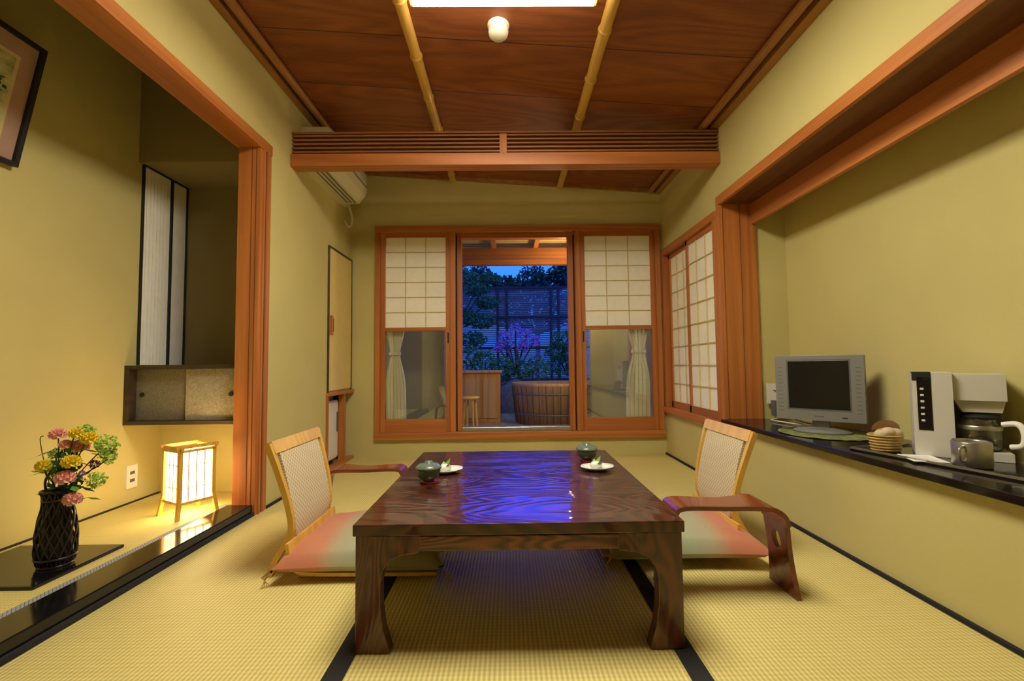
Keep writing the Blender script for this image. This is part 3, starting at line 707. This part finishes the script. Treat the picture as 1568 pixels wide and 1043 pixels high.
def tree(name,base,top,blobs,mat,n,size,tm=CAB,tr=.03,flat=1):
    b=B(); b.tube(cat([base,((base[0]+top[0])/2+.05,(base[1]+top[1])/2,(base[2]+top[2])/2),top],5),tr,tm,8)
    for c,r in blobs:
        b.tube([Vector(base).lerp(Vector(top),.6),c],tr*.4,tm,5); b.leafball(c,r,mat,n,size,flat)
    b.done(name)
tree('garden_tree',(-.95,8.1,0),(-.9,8.1,2.3),[((-.55,8.1,2.10),.28),((-.35,8.1,1.85),.24),((-.80,8.2,1.62),.34),((-.48,8.1,1.52),.28),((-.65,8.1,1.2),.30),((-.80,8.2,2.35),.3),((-.3,8.1,2.28),.22)],GREEN,420,.035,flat=.5)
blobs=[((-3.2+.45*i+random.uniform(-.15,.15),16+random.uniform(-.5,.5),3.65+random.uniform(-.35,.30)),random.uniform(.4,.6)) for i in range(19)]
blobs+=[((-3+.8*i,16.3,2.8),.65) for i in range(10)]
tree('far_tree',(1,16,0),(1,16,3),blobs,FARG,360,.10,tr=.08)
tree('azalea_bush',(.12,7.25,0),(.12,7.25,1.0),[((-.08,7.25,1.18),.12),((.12,7.25,1.28),.13),((.30,7.25,1.22),.12),((.02,7.25,1.05),.12),((.24,7.25,1.04),.11),((-.16,7.25,1.03),.08),((.42,7.25,1.12),.10)],AZA,70,.032)
tree('azalea_shrub',(1.0,7.7,0),(1.0,7.7,.9),[((.92,7.7,1.15),.2),((.80,7.7,.95),.2),((1.1,7.7,.9),.25),((.9,7.7,.75),.22)],GREEN,240,.035)
tree('garden_shrub',(-.3,6.8,0),(-.3,6.8,.6),[((-.35,6.8,.80),.18),((-.1,6.8,.70),.18),((.15,6.8,.66),.2),((-.6,6.8,.86),.2),((.45,6.8,.68),.2)],GREEN,240,.032)
b=B(); b.box(.86,1.0,YB+.1,YB+.14,1.60,1.78,GCAB); b.box(.88,.98,YB+.14,YB+.22,1.61,1.77,LANT); b.done('added_lamp_box')  # added glowing box, out of view, to warm the pergola
# ------------------------------------------------------------------ world
w=bpy.data.worlds.new('dusk'); S.world=w; w.use_nodes=True; nt=w.node_tree; bg=nt.nodes['Background']
tc=N(nt,'ShaderNodeTexCoord'); sp=N(nt,'ShaderNodeSeparateXYZ'); L(nt,tc.outputs['Generated'],sp.inputs[0])
L(nt,ramp(nt,sp.outputs[2],[(0,(.01,.04,.20)),(.20,(.015,.09,.42)),(.26,(.03,.07,1.0)),(.36,(.03,.07,1.0)),(.46,(.03,.07,.15))]),bg.inputs[0]); bg.inputs[1].default_value=3.6
def light(kind,name,loc,e,col,size=.1,rot=None):
    l=bpy.data.lights.new(name,kind); l.energy=e; l.color=col
    if kind=='POINT': l.shadow_soft_size=size
    o=bpy.data.objects.new(name,l); o.location=loc; S.collection.objects.link(o)
light('POINT','pergola_fill_light',(.6,4.2,1.5),17,(1,.75,.4),.06)  # added warm fill for pergola and deck, not inside the box
# ------------------------------------------------------------------ camera
cam=bpy.data.cameras.new('camera'); co=bpy.data.objects.new('camera',cam); S.collection.objects.link(co)
cam.sensor_width=36; cam.lens=16.07; cam.clip_start=.02
M=Matrix.Rotation(-.0086,4,'Z')@Matrix.Rotation(math.pi/2+.0521,4,'X')@Matrix.Rotation(-.0105,4,'Z')
M.translation=(0,0,.75); co.matrix_world=M
S.camera=co
